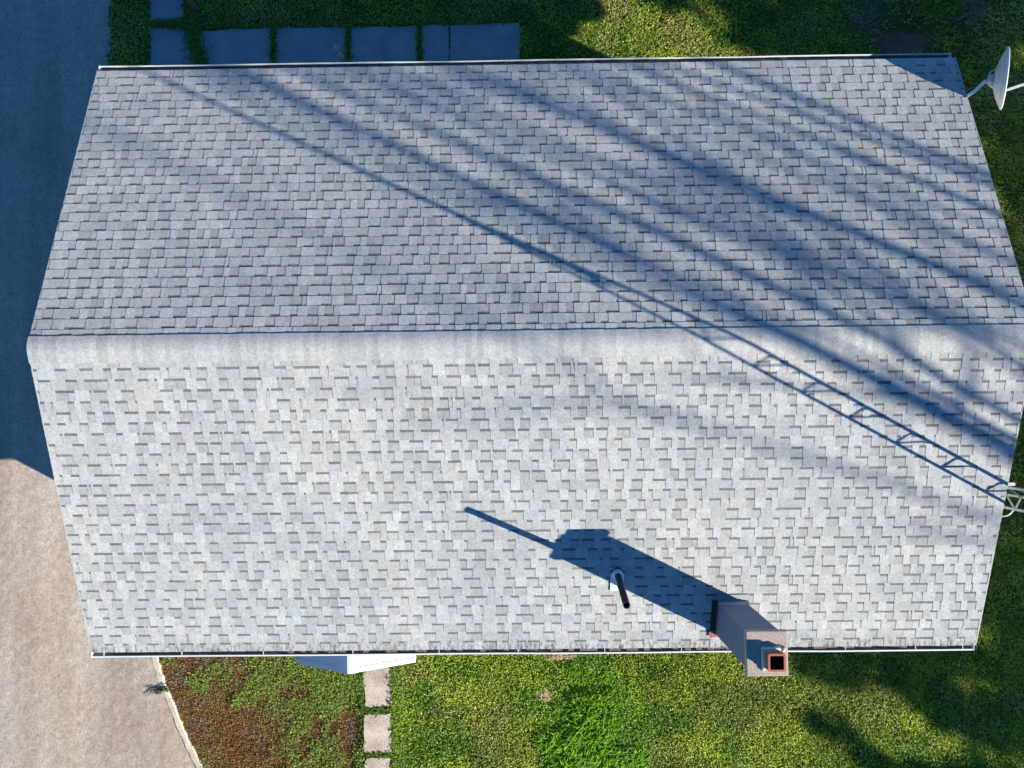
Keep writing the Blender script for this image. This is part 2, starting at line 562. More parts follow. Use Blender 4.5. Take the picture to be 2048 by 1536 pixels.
# metal drip edges along the rakes
for s in (-1, 1):
    for t in (-1, 1):
        e = MB()
        P = []
        for xx in (s * (EX - 0.010), s * (EX + 0.004)):
            P += [(xx, 0, RZ - 0.004), (xx, t * 4.17, roof_z(4.17) - 0.004), (xx, t * 4.17, roof_z(4.17) - 0.045), (xx, 0, RZ - 0.045)]
        e.poly(P, [(0, 1, 2, 3), (7, 6, 5, 4)] + [(i, (i + 1) % 4, 4 + (i + 1) % 4, 4 + i) for i in range(4)])
        e.build('drip_edge', M_DRIP, roof)

# --- shingles: laminated strips one metre long, saw-toothed, with a printed dark shadow band in each recess
EXPO = 0.1430
T_BACK, T_TOOTH = 0.003, 0.0034
T = 0.0080                # lift of the exposed edge over the course below
BAND = 0.037


def tone(base, lo, hi):
    k = base * rnd.uniform(lo, hi)
    r = rnd.random()
    t = (1, 1, 1)
    if r < 0.10: t = (0.97, 0.99, 1.045)
    elif r < 0.17: t = (1.025, 1.0, 0.975)
    elif r < 0.21: t = (0.985, 1.015, 0.99)
    elif r < 0.24: t = (1.03, 0.985, 1.0)
    return (k * t[0] * 1.015, k * t[1] * 1.005, k * t[2] * 0.955)


def seg_list(width):
    segs = []
    x = 0.0
    rec = rnd.random() < 0.5
    while x < width - 1e-6:
        w = rnd.uniform(0.075, 0.185) if rec else rnd.uniform(0.075, 0.225)
        if rec and rnd.random() < 0.10: w = rnd.uniform(0.02, 0.045)
        if not rec and rnd.random() < 0.07: w = rnd.uniform(0.02, 0.04)
        if width - (x + w) < 0.05: w = width - x
        segs.append((x, min(width, x + w), rec))
        x += w
        rec = not rec
    return segs


def shingle_faces(mb, segs, clip0, clip1, expo=EXPO, xo=0.0):
    top = expo + 0.03

    def zu(y): return T * (1 - y / EXPO)
    for (a, b, rec) in segs:
        a = max(a, clip0); b = min(b, clip1)
        if b - a < 0.004: continue
        a += xo; b += xo
        if rec:
            c = tone(0.435, 0.86, 1.12)
            yb = expo - BAND
            h = T_BACK
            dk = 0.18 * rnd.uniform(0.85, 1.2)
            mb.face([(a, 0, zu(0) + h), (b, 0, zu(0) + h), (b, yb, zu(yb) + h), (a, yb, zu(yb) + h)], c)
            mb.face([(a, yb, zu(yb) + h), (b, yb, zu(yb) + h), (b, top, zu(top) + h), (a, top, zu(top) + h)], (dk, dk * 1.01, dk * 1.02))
            mb.face([(a, 0, 0.0005), (b, 0, 0.0005), (b, 0, zu(0) + h), (a, 0, zu(0) + h)], (0.16, 0.16, 0.16))
        else:
            h = T_BACK + T_TOOTH
            cuts = [a, b]
            if b - a > 0.13 and rnd.random() < 0.6: cuts = [a, a + (b - a) * rnd.uniform(0.35, 0.65), b]
            for p, q in zip(cuts[:-1], cuts[1:]):
                c = tone(0.465, 0.90, 1.10)
                mb.face([(p, 0, zu(0) + h), (q, 0, zu(0) + h), (q, top, zu(top) + h), (p, top, zu(top) + h)], c)
                mb.face([(p, 0, 0.0005), (q, 0, 0.0005), (q, 0, zu(0) + h), (p, 0, zu(0) + h)], (0.16, 0.16, 0.16))
            mb.face([(a, top, zu(top)), (a, 0, zu(0)), (a, 0, zu(0) + h), (a, top, zu(top) + h)], (0.14, 0.14, 0.14))
            mb.face([(b, 0, zu(0)), (b, top, zu(top)), (b, top, zu(top) + h), (b, 0, zu(0) + h)], (0.14, 0.14, 0.14))


SEGS = [seg_list(1.0) for _ in range(26)]
WHOLE = []
for sg in SEGS:
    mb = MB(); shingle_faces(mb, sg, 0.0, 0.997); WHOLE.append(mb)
WHOLE_MESH = [mb.mesh('shingle', M_SH, True) for mb in WHOLE]

field = MB()
count_single = 0
for side in (-1, 1):                       # -1 south slope, +1 north slope
    dist0 = 4.425 if side < 0 else 4.375   # slope distance ridge -> lowest butt
    first_single = 19
    order = None
    for i in range(30):
        s0 = dist0 - EXPO * (i + 0)        # distance of this butt from the ridge along the slope
        if s0 < 0.14: break
        expo = min(EXPO, s0 - 0.02)
        if side < 0: Mx = Matrix.Translation((0, -s0 * CP, RZ - s0 * SP - 0.012)) @ Matrix.Rotation(PITCH, 4, 'X')
        else: Mx = Matrix.Translation((0, s0 * CP, RZ - s0 * SP - 0.012)) @ Matrix.Rotation(math.pi, 4, 'Z') @ Matrix.Rotation(PITCH, 4, 'X')
        x = -EX - rnd.uniform(0.03, 0.97)
        wav = rnd.uniform(-0.0015, 0.0015)
        while x < EX - 0.01:
            k = rnd.randrange(len(SEGS))
            c0 = max(0.0, -EX - x); c1 = min(0.997, EX - x)
            if c1 - c0 > 0.02:
                whole = c0 == 0.0 and c1 == 0.997
                single = i >= first_single - (1 if side < 0 else 0) and count_single < 299
                Mp = Mx @ Matrix.Translation((x, wav + rnd.uniform(-0.001, 0.001), 0))
                if single:
                    if whole: me = WHOLE_MESH[k]
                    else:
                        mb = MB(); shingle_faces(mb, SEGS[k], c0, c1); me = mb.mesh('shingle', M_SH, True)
                    o = bpy.data.objects.new('shingle', me)
                    o.parent = roof
                    o.matrix_local = Mp
                    COL.objects.link(o)
                    count_single += 1
                else:
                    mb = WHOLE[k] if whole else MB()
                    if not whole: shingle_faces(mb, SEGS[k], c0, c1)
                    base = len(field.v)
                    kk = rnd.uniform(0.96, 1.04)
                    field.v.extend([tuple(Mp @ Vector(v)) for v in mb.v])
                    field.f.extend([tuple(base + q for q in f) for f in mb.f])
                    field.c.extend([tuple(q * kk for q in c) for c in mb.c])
                    field.sm.extend(mb.sm)
            x += 1.0
fo = field.build('shingle_courses', M_SH, roof, True)
fo['kind'] = 'stuff'

# ridge shingles: bent over the ridge, each lapping the next
CAPS = []
def cap_profile(lift):
    pts = []
    for y in np.concatenate([np.linspace(-0.205, -0.09, 4), np.linspace(-0.07, 0.07, 9), np.linspace(0.085, 0.135, 3)]):
        r = 0.10
        z = -abs(y) * (RZ - EZ) / EY
        if abs(y) < r: z = -(y * y + r * r) / (2 * r) * (RZ - EZ) / EY
        pts.append((y, RZ + z + 0.013 + lift))
    return pts


for k in range(8):
    mb = MB()
    w = EXPO
    A = cap_profile(0.0); B = cap_profile(0.0022)
    cuts = np.linspace(0, w + 0.02, 2)
    c = tone(0.46, 0.88, 1.09)
    c2 = tone(0.46, 0.88, 1.09)
    n = len(A)
    wm = w * rnd.uniform(0.35, 0.65); fm_ = wm / (w + 0.004)
    Mid = [(a[0], a[1] + (b[1] - a[1]) * fm_) for a, b in zip(A, B)]
    for i in range(n - 1):
        mb.face([(0, *A[i]), (wm, *Mid[i]), (wm, *Mid[i + 1]), (0, *A[i + 1])], c, True)
        mb.face([(wm, *Mid[i]), (w + 0.004, *B[i]), (w + 0.004, *B[i + 1]), (wm, *Mid[i + 1])], c2, True)
    for i in range(n - 1):
        mb.face([(w + 0.004, A[i][0], A[i][1] - 0.006), (w + 0.004, A[i + 1][0], A[i + 1][1] - 0.006), (w + 0.004, *B[i + 1]), (w + 0.004, *B[i])], (0.2, 0.2, 0.2))
    for j in (0, n - 1):
        y = A[j][0]
        q = [(0, *A[j]), (w + 0.004, *B[j]), (w + 0.004, y, B[j][1] - 0.020), (0, y, A[j][1] - 0.020)]
        mb.face(q if j else q[::-1], tuple(v * 0.7 for v in c))
    CAPS.append(mb.mesh('ridge_shingle', M_SH, True))
nx = int(2 * EX / EXPO) + 1
for i in range(nx):
    x = -EX - 0.004 + i * EXPO
    if x + EXPO > EX + 0.02: break
    o = bpy.data.objects.new('ridge_shingle', CAPS[rnd.randrange(8)])
    o.location = (x, rnd.uniform(-0.003, 0.003), 0)
    o.parent = roof
    COL.objects.link(o)

# --- gutters
def gutter(s, x0, x1, brackets, litter):
    fo_ = 4.284 if s < 0 else 4.256
    prof = [(4.178, EZ - 0.050), (4.178, EZ - 0.135), (4.245, EZ - 0.135), (fo_, EZ - 0.085), (fo_, EZ - 0.052)]
    g = MB()
    xs = np.linspace(x0, x1, 26)
    wob = [0.003 * math.sin(q * 1.7) + 0.002 * rnd.uniform(-1, 1) for q in xs]
    for i in range(len(xs) - 1):
        for j in range(4):
            a, b = prof[j], prof[j + 1]
            wa = [wob[i], wob[i + 1]]
            k0 = 1 if j >= 2 else 0; k1 = 1 if j >= 1 else 0
            g.face([(xs[i], s * (a[0] + k0 * wa[0]), a[1]), (xs[i + 1], s * (a[0] + k0 * wa[1]), a[1]),
                    (xs[i + 1], s * (b[0] + k1 * wa[1]), b[1]), (xs[i], s * (b[0] + k1 * wa[0]), b[1])])
    o = g.build('gutter', M_GUT, house)
    so = o.modifiers.new('thick', 'SOLIDIFY'); so.thickness = 0.003; so.offset = 0
    # rolled front lip
    l = MB()
    for i in range(len(xs) - 1):
        q0, q1 = (4.270, 4.289) if s < 0 else (4.249, 4.259)
        a, b = wob[i], wob[i + 1]
        P = [(xs[i], s * (q0 + a), EZ - 0.049), (xs[i + 1], s * (q0 + b), EZ - 0.049), (xs[i + 1], s * (q1 + b), EZ - 0.049), (xs[i], s * (q1 + a), EZ - 0.049),
             (xs[i], s * (q0 + a), EZ - 0.062), (xs[i + 1], s * (q0 + b), EZ - 0.062), (xs[i + 1], s * (q1 + b), EZ - 0.125), (xs[i], s * (q1 + a), EZ - 0.125)]
        l.poly(P, [(0, 1, 2, 3), (7, 6, 5, 4), (3, 2, 6, 7), (1, 0, 4, 5)])
    l.build('front_lip', M_WHITE, o)
    for xx in (x0, x1):
        c = MB(); c.box(xx - 0.004, xx + 0.004, min(s * 4.17, s * (fo_ + 0.006)), max(s * 4.17, s * (fo_ + 0.006)), EZ - 0.14, EZ - 0.044); c.build('end_cap', M_WHITE, o)
    bm = MB(); bm.box(-0.004, 0.004, min(s * 4.165, s * 4.262), max(s * 4.165, s * 4.270), EZ - 0.053, EZ - 0.046)
    me = bm.mesh('bracket', M_WHITE)
    for xx in brackets:
        b = bpy.data.objects.new('bracket', me); b.location.x = xx; b.parent = o; COL.objects.link(b)
    if litter:
        lt = MB()
        for a, b2, dep in litter:
            m = max(3, int((b2 - a) / 0.08))
            for i in range(m):
                xa = a + (b2 - a) * i / m; xb = a + (b2 - a) * (i + 1) / m
                z = EZ - 0.128 + dep * rnd.uniform(0.5, 1.3)
                lt.face([(xa, s * 4.182, z), (xa, s * 4.252, z), (xb, s * 4.252, z + 0.006), (xb, s * 4.182, z + 0.005)][::s])
        ob = lt.build('leaf_debris', M_DEB, o); ob['kind'] = 'stuff'


gutter(-1, -6.235, 6.215, [-6.06, -4.95, -3.79, -2.52, -1.30, -0.18, 1.04, 2.12, 3.25, 4.42, 5.40, 6.06],
       [(-6.0, -3.7, 0.030), (-3.6, -1.4, 0.062), (-1.3, 0.1, 0.052), (0.2, 3.4, 0.060), (3.5, 6.1, 0.045)])
gutter(1, -6.225, 6.185, [], [(-2.0, 4.0, 0.02)])

# --- chimney
chim = empty('chimney', (2.76, -3.75, 0), house)
cw, cd = 0.205, 0.222
core = MB(); core.box(-cw + 0.007, cw - 0.007, -cd + 0.007, cd - 0.007, 2.4, 4.20); core.build('core', M_BLOCK, chim)
zz = 2.60
me = None
while zz < 4.20:
    hh = min(0.1965, 4.225 - zz)
    if hh > 0.19 and me is not None:
        o = bpy.data.objects.new('block', me); o.location.z = zz; o.parent = chim; COL.objects.link(o)
    else:
        bm = MB(); bm.box(-cw, cw, -cd, cd, 0, hh); o = bm.build('block', M_BLOCK, chim, bevel=0.004); o.location.z = zz
        if hh > 0.19: me = o.data
    if not o.modifiers:
        b = o.modifiers.new('bevel', 'BEVEL'); b.width = 0.004; b.segments = 2
    zz += 0.200
bm = MB(); bm.box(-0.247, 0.247, -0.265, 0.265, 4.228, 4.300); bm.build('cap', M_CAP, chim, bevel=0.012)
# square clay flue with rounded corners, open at the top
fl = MB()
def rrect(h, r, n=4):
    P = []
    for cx, cy, a0 in ((h - r, h - r, 0), (-h + r, h - r, 90), (-h + r, -h + r, 180), (h - r, -h + r, 270)):
        for k in range(n + 1):
            a = R(a0 + 90 * k / n); P.append((cx + r * math.cos(a), cy + r * math.sin(a)))
    return P
fx, fy = 0.070, -0.065
O = rrect(0.103, 0.022); I = rrect(0.080, 0.016); n = len(O)
z0, z1, zi = 4.296, 4.425, 4.3035
P = [(fx + a, fy + b, z0) for a, b in O] + [(fx + a, fy + b, z1) for a, b in O] + [(fx + a, fy + b, z1) for a, b in I] + [(fx + a, fy + b, z1 - 0.03) for a, b in I]
fl.poly(P, [(i, (i + 1) % n, n + (i + 1) % n, n + i) for i in range(n)] + [(n + i, n + (i + 1) % n, 2 * n + (i + 1) % n, 2 * n + i) for i in range(n)] +
        [(2 * n + i, 2 * n + (i + 1) % n, 3 * n + (i + 1) % n, 3 * n + i) for i in range(n)])
flue = fl.build('flue', M_FLUE, chim)
fl = MB()
P = [(fx + a, fy + b, z1 - 0.02) for a, b in rrect(0.0795, 0.016)] + [(fx + a * 0.98, fy + b * 0.98, zi) for a, b in rrect(0.0795, 0.016)]
fl.poly(P, [(i, (i + 1) % n, n + (i + 1) % n, n + i) for i in range(n)] + [tuple(range(n, 2 * n))])
fl.build('flue_lining', M_SOOT_SHADE, flue)  # sooty walls; the black floor paints the shade of a deep open shaft
# slumped mortar collar, broken on the sunny side
def chunk(name, poly, z0, z1, m, parent):
    mb = MB(); n = len(poly)
    P = [(x, y, z0) for x, y in poly] + [(x + (fx - x) * 0.04, y + (fy - y) * 0.04, z1 + rnd.uniform(-0.006, 0.006)) for x, y in poly]
    mb.poly(P, [(i, (i + 1) % n, n + (i + 1) % n, n + i) for i in range(n)] + [tuple(range(n, 2 * n))])
    return mb.build(name, m, parent)
chunk('mortar_collar', [(fx - 0.140, fy - 0.095), (fx - 0.104, fy - 0.098), (fx - 0.104, fy + 0.104), (fx + 0.005, fy + 0.104), (fx + 0.0, fy + 0.142), (fx - 0.140, fy + 0.142)], 4.298, 4.350, M_MORTAR, chim)
chunk('mortar_chunk', [(fx + 0.0, fy + 0.106), (fx + 0.055, fy + 0.105), (fx + 0.085, fy + 0.120), (fx + 0.070, fy + 0.160), (fx + 0.01, fy + 0.150)], 4.298, 4.356, M_MORTAR, chim)
chunk('mortar_chunk', [(fx + 0.098, fy + 0.092), (fx + 0.150, fy + 0.110), (fx + 0.138, fy + 0.148), (fx + 0.105, fy + 0.126)], 4.298, 4.332, M_MORTAR, chim)
chunk('mortar_chunk', [(fx - 0.138, fy - 0.130), (fx - 0.070, fy - 0.122), (fx - 0.082, fy - 0.098), (fx - 0.138, fy - 0.096)], 4.298, 4.330, M_MORTAR, chim)
# flashing skirt against the roof: grey apron up-slope, dark strip on the left, rusty corner below
def slope_pt(x, y, dz): return (x - 2.76, y + 3.75, roof_z(y) + dz)
fm = MB()
a = [slope_pt(2.545, -3.49, 0.012), slope_pt(2.985, -3.49, 0.012), slope_pt(2.975, -3.526, 0.10), slope_pt(2.552, -3.526, 0.10)]
fm.face(a)
fm.face([slope_pt(2.545, -3.40, 0.011), slope_pt(2.99, -3.40, 0.011), a[1], a[0]])
fm.build('flashing_apron', M_FLASH, chim)
fm = MB()
fm.face([slope_pt(2.485, -3.48, 0.014), slope_pt(2.485, -3.99, 0.014), slope_pt(2.552, -3.99, 0.014), slope_pt(2.552, -3.48, 0.014)])
fm.face([slope_pt(2.552, -3.48, 0.014), slope_pt(2.552, -3.99, 0.014), slope_pt(2.553, -3.99, 0.085), slope_pt(2.553, -3.48, 0.085)])
fm.build('side_flashing', M_DARK_FLASH, chim)
fm = MB()
fm.face([slope_pt(2.478, -3.93, 0.019), slope_pt(2.475, -4.03, 0.019), slope_pt(2.62, -4.035, 0.022), slope_pt(2.62, -3.94, 0.022)])
fm.build('corner_flashing', M_RUST, chim)

# --- vent pipe
vb = Vector((1.178, -3.075, 3.06)); vt = Vector((1.107, -3.157, 4.355))
vm = MB()
r = 0.043
ax = (vt - vb).normalized()
u = ax.orthogonal().normalized(); w = ax.cross(u)
n = 20
def ring(c, rr): return [c + (u * math.cos(2 * math.pi * k / n) + w * math.sin(2 * math.pi * k / n)) * rr for k in range(n)]
cpl = vb.lerp(vt, 0.44)
P = ring(vb, r) + ring(cpl - ax * 0.03, r) + ring(cpl - ax * 0.03, r + 0.004) + ring(cpl + ax * 0.03, r + 0.004) + ring(cpl + ax * 0.03, r) + ring(vt, r) + ring(vt, r - 0.007) + ring(vt - ax * 0.6, r - 0.007)
vm.poly(P, [(q * n + i, q * n + (i + 1) % n, (q + 1) * n + (i + 1) % n, (q + 1) * n + i) for q in range(7) for i in range(n)] + [tuple(range(7 * n, 8 * n))], smooth=True)
pipe = vm.build('vent_pipe', M_PVC, house)
fm = MB()
def sp2(x, y, dz): return (x, y, roof_z(y) + dz)
fm.poly([sp2(1.085, -2.99, 0.011), sp2(1.270, -2.99, 0.011), sp2(1.270, -3.325, 0.016), sp2(1.085, -3.325, 0.016),
         sp2(1.085, -2.99, 0.004), sp2(1.270, -2.99, 0.004), sp2(1.270, -3.325, 0.006), sp2(1.085, -3.325, 0.006)],
        [(3, 2, 1, 0), (0, 1, 5, 4), (1, 2, 6, 5), (2, 3, 7, 6), (3, 0, 4, 7)])
fm.build('flashing_plate', M_LEAD, pipe)
fm = MB()
c0 = vb + ax * 0.04; c1 = vb + ax * 0.145
nn = Vector((0, -SP, CP))
base = []
for k in range(n):
    p = c0 + (u * math.cos(2 * math.pi * k / n) + w * math.sin(2 * math.pi * k / n)) * 0.078
    p.z = roof_z(p.y) + 0.012
    base.append(p)
fm.poly(base + ring(c1, r + 0.012) + ring(c1 + ax * 0.004, r + 0.001), [(q * n + i, q * n + (i + 1) % n, (q + 1) * n + (i + 1) % n, (q + 1) * n + i) for q in range(2) for i in range(n)], smooth=True)
fm.build('boot', M_LEAD, pipe)
# the course above laps over the upper edge of the plate: a dark rubber seal arc
fm = MB()
fm.tube([(1.178 + 0.088 * math.cos(R(a)), -3.06 + 0.062 * math.sin(R(a)), roof_z(-3.06 + 0.062 * math.sin(R(a))) + 0.016) for a in range(-10, 191, 20)], 0.008, 6)
fm.build('seal', M_PVC, pipe)

# --- awning: little gable hood of white sheet metal on the south wall
ax0, az, ay0, ay1 = -2.644, 2.40, -WY - 0.002, -4.635
hw, dr = 0.905, 0.46
awn = empty('awning', (ax0, ay0, 0), house)
for s in (-1, 1):
    p = MB()
    a = Vector((0, 0, az)); b = Vector((s * hw, 0, az - dr))
    nrm = Vector((s * dr, 0, hw)).normalized()
    dep = ay1 - ay0
    def q(t, yy, h): return a.lerp(b, t) + Vector((0, yy, 0)) + nrm * h
    # shallow stepped panel: raised band by the ridge and by the front edge, flat field between
    def plate(t0, t1, y0, y1, h0, h1):
        P = [q(t0, y0, h1), q(t1, y0, h1), q(t1, y1, h1), q(t0, y1, h1), q(t0, y0, h0), q(t1, y0, h0), q(t1, y1, h0), q(t0, y1, h0)]
        p.poly(P, [(0, 1, 2, 3), (7, 6, 5, 4), (0, 4, 5, 1), (1, 5, 6, 2), (2, 6, 7, 3), (3, 7, 4, 0)])
    plate(0.0, 1.0, 0.0, dep + 0.03, -0.004, 0.0)
    p.build('panel', M_AWN, awn)
    p = MB(); plate(0.0, 0.105, 0.0, dep + 0.004, 0.001, 0.020); p.build('ridge_strip', M_AWN, awn)
    p = MB(); plate(0.106, 1.0, dep + 0.075, dep + 0.004, 0.001, 0.014); p.build('front_hem', M_AWN, awn)
    p = MB(); plate(0.985, 1.005, 0.0, dep + 0.076, 0.001, 0.012); p.build('side_hem', M_AWN, awn)
    p = MB()
    P = [q(0, dep, -0.004), q(1.0, dep, -0.004), q(1.0, dep, -0.07), q(0, dep, -0.09)]
    p.poly([v for v in P] + [v + Vector((0, 0.02, 0)) for v in P], [(0, 1, 2, 3), (7, 6, 5, 4), (0, 4, 5, 1), (1, 5, 6, 2), (2, 6, 7, 3), (3, 7, 4, 0)])
    p.build('valance', M_AWN, awn)

# ------------------------------------------------------------------ lattice tower at the east gable
RA, RB, RC = Vector((6.345, -1.945, 0)), Vector((6.615, -2.09, 0)), Vector((6.435, -2.235, 0))
CEN = (RA + RB + RC) / 3
tower = tag(empty('antenna_tower', CEN), 'tall three-legged lattice steel mast standing against the right gable end', 'tower')
def railpt(Rr, z):
    k = 1.0 if z < 6.2 else max(0.10, 1 - (z - 6.2) / 1.15)
    p = CEN.lerp(Rr, k); return Vector((p.x - CEN.x, p.y - CEN.y, z))
for Rr in (RA, RB, RC):
    t = MB(); t.tube([railpt(Rr, z) for z in (0.0, 2.0, 4.1, 6.2, 6.8, 7.25)], 0.0205, 8); t.build('rail', M_GALV, tower)
for (p, q_) in ((RC, RA), (RC, RB), (RA, RB)):
    t = MB()
    z = 0.30
    while z < 7.05:
        a, b = railpt(p, z), railpt(q_, z - 0.15)
        if q_ is RB: b = railpt(q_, z - 0.17)
        m1 = a.lerp(b, 0.12) + Vector((0, 0, -0.004)); m2 = a.lerp(b, 0.82) + Vector((0, 0, 0.028))
        t.tube([a, m1, m2, b], 0.0115, 6)
        z += 0.425
    t.build('brace', M_GALV, tower)
t = MB(); t.tube([(0, 0, 6.6), (0, 0, 9.0)], [0.034, 0.030], 10); t.build('mast', M_GALV, tower)
t = MB()
t.box(6.30 - CEN.x, 6.46 - CEN.x, -1.925 - CEN.y, -1.885 - CEN.y, 3.20, 3.26); t.box(5.955 - CEN.x, 6.30 - CEN.x, -1.92 - CEN.y, -1.89 - CEN.y, 3.21, 3.25)
t.build('wall_bracket', M_WHITE, tower)
t = MB()
t.tube([(6.20 - CEN.x, -2.345 - CEN.y, 3.24), (6.345 - CEN.x, -2.322 - CEN.y, 3.25), (6.395 - CEN.x, -2.29 - CEN.y, 3.25), (6.43 - CEN.x, -2.236 - CEN.y, 3.26)], 0.0095, 6)
t.build('cable_stay', M_CABLE, tower)
t = MB()
for Rr in (RA, RB, RC):
    p = railpt(Rr, 0); t.box(p.x - 0.05, p.x + 0.05, p.y - 0.05, p.y + 0.05, 0.0, 0.05)
t.build('footing', M_SLAB, tower)

# ------------------------------------------------------------------ satellite dish on the north-east corner
DC = Vector((6.67, 3.685, 3.05)); DN = Vector((0.90, -0.11, 0.47)).normalized()
dish = tag(empty('satellite_dish', DC), 'grey-white satellite dish on an arm at the upper right roof corner', 'satellite dish')
ua = Vector((0, 0, 1)); ua = (ua - DN * ua.dot(DN)).normalized(); ub = DN.cross(ua)
RD, DEP = 0.40, 0.12
def dpt(r, th, lift=0.0):
    return DN * (-DEP * (1 - (r / RD) ** 2) - lift) + (ua * math.cos(th) + ub * math.sin(th)) * r
m = MB(); nr, nt2 = 10, 48
V = []
for lift in (0.0, 0.006):
    for i in range(nr + 1):
        for k in range(nt2): V.append(dpt(RD * (i + 0.02) / (nr + 0.02), 2 * math.pi * k / nt2, lift))
F = []
L1 = (nr + 1) * nt2
for i in range(nr):
    for k in range(nt2):
        k2 = (k + 1) % nt2
        F.append((i * nt2 + k, (i + 1) * nt2 + k, (i + 1) * nt2 + k2, i * nt2 + k2))
        F.append((L1 + i * nt2 + k, L1 + i * nt2 + k2, L1 + (i + 1) * nt2 + k2, L1 + (i + 1) * nt2 + k))
m.poly(V, F, smooth=True); m.build('reflector', M_DISH, dish)
m = MB(); m.tube([dpt(RD, 2 * math.pi * k / 48, 0.003) for k in range(49)], 0.011, 6, cap=False); m.build('rim', M_WHITE, dish)
for rr in (0.16, 0.25, 0.33, 0.40):
    m = MB(); m.tube([dpt(rr, 2 * math.pi * k / 40, 0.008) for k in range(41)], 0.0042, 5, cap=False); m.build('rib', M_DISH, dish)
hub = DN * (-DEP - 0.05)
m = MB(); m.tube([DN * (-DEP + 0.0), DN * (-DEP - 0.05), DN * (-DEP - 0.085)], [0.085, 0.075, 0.05], 14); m.build('hub', M_FLASH, dish)
m = MB()
m.tube([hub + Vector((0.01, 0, 0.0)), hub + Vector((-0.06, -0.015, -0.03)), Vector((6.30, 3.545, 2.97)) - DC, Vector((6.25, 3.52, 2.85)) - DC, Vector((6.25, 3.52, 2.62)) - DC], 0.024, 10)
m.build('mounting_arm', M_WHITE, dish)
m = MB(); m.box(6.212 - DC.x, 6.235 - DC.x, 3.43 - DC.y, 3.61 - DC.y, 2.66 - DC.z, 2.80 - DC.z); m.build('foot_plate', M_GALV, dish)
m = MB()
lb = dpt(RD, math.pi, 0.0)
lend = DN * 0.40 - ua * 0.16
m.tube([hub - ua * 0.12, lb - ua * 0.02, lb.lerp(lend, 0.55), lend], 0.019, 8); m.build('feed_arm', M_WHITE, dish)
m = MB(); m.tube([lend + DN * 0.05, lend - DN * 0.02, lend - DN * 0.12], [0.03, 0.042, 0.036], 12); m.build('feed_horn', M_FLASH, dish)
m = MB()
cc = Vector((6.47, 3.66, 3.17)) - DC
m.tube([cc + Vector((0.105 * math.cos(R(a)), 0.09 * math.sin(R(a)), -0.02 * math.cos(R(a)))) for a in range(-120, 200, 20)], 0.006, 6); m.build('cable', M_CABLE, dish)

# ------------------------------------------------------------------ grass, moss, weeds (nobody could count them)
def in_poly(x, y, poly):
    r = np.zeros(len(x), bool); n = len(poly)
    for i in range(n):
        x1, y1 = poly[i]; x2, y2 = poly[(i + 1) % n]
        c = ((y1 > y) != (y2 > y)) & (x < (x2 - x1) * (y - y1) / (y2 - y1 + 1e-12) + x1)
        r ^= c
    return r


def shrink(poly, k):
    cx = sum(p[0] for p in poly) / len(poly); cy = sum(p[1] for p in poly) / len(poly)
    return [(cx + (p[0] - cx) * k, cy + (p[1] - cy) * k) for p in poly]


def on_stones(x, y):
    r = np.zeros(len(x), bool)
    for s in SLABS + STEPS: r |= in_poly(x, y, shrink(s, 0.965))
    return r


def blades(P, hgt, wid, lean, C, z0=0.0, droop=0.25):
    """curved blades: base pair, middle pair, tip -> quad + triangle (as two quads, the tip one pinched)"""
    n = len(P)
    th = nrg.random(n) * 2 * np.pi
    d = np.stack([np.cos(th), np.sin(th)], 1)
    s = np.stack([-d[:, 1], d[:, 0]], 1)
    V = np.zeros((n, 4, 3))
    out = (hgt * np.sin(lean))[:, None]; up = hgt * np.cos(lean)
    w = wid[:, None] * 0.5
    V[:, 0, :2] = P - s * w * 0.7; V[:, 1, :2] = P + s * w * 0.7
    V[:, 0, 2] = V[:, 1, 2] = z0
    mid = P + d * out * 0.55
    V[:, 2, :2] = mid + s * w; V[:, 3, :2] = P + d * out
    V[:, 2, 2] = z0 + up * 0.75; V[:, 3, 2] = z0 + up * (1 - droop)
    F = np.arange(n * 4).reshape(n, 4)
    return V.reshape(-1, 3), F, C


def leaves(P, size, tilt, C, z):
    n = len(P)
    th = nrg.random(n) * 2 * np.pi
    d = np.stack([np.cos(th), np.sin(th), np.zeros(n)], 1)
    s = np.stack([-d[:, 1], d[:, 0], np.zeros(n)], 1)
    up = np.array([[0, 0, 1.0]])
    t = tilt[:, None]
    a = d * np.cos(t) + up * np.sin(t)
    c = np.concatenate([P, z[:, None]], 1)
    h = size[:, None] * 0.5
    V = np.stack([c - a * h, c + s * h * 0.7, c + a * h, c - s * h * 0.7], 1)
    return V.reshape(-1, 3), np.arange(n * 4).reshape(n, 4), C


def join(parts):
    Vs, Fs, Cs = [], [], []
    b = 0
    for V, F, C in parts:
        Vs.append(V); Fs.append(F + b); Cs.append(C); b += len(V)
    return np.concatenate(Vs), np.concatenate(Fs), np.concatenate(Cs)


def lerp3(a, b, t): return np.asarray(a)[None] * (1 - t[:, None]) + np.asarray(b)[None] * t[:, None]


def scatter(x0, x1, y0, y1, dens):
    n = int((x1 - x0) * (y1 - y0) * dens)
    return nrg.random(n) * (x1 - x0) + x0, nrg.random(n) * (y1 - y0) + y0


BED = lambda x, y: (y < -3.3) & (x > kerb_x(y) + 0.05) & (x < -2.93)
TALL = lambda x, y: ((x - 1.15) / 1.12) ** 2 + ((y + 6.55) / 1.28) ** 2 + 0.5 * (fbm(x, y, 1.6, 40) - 0.5)

parts = []
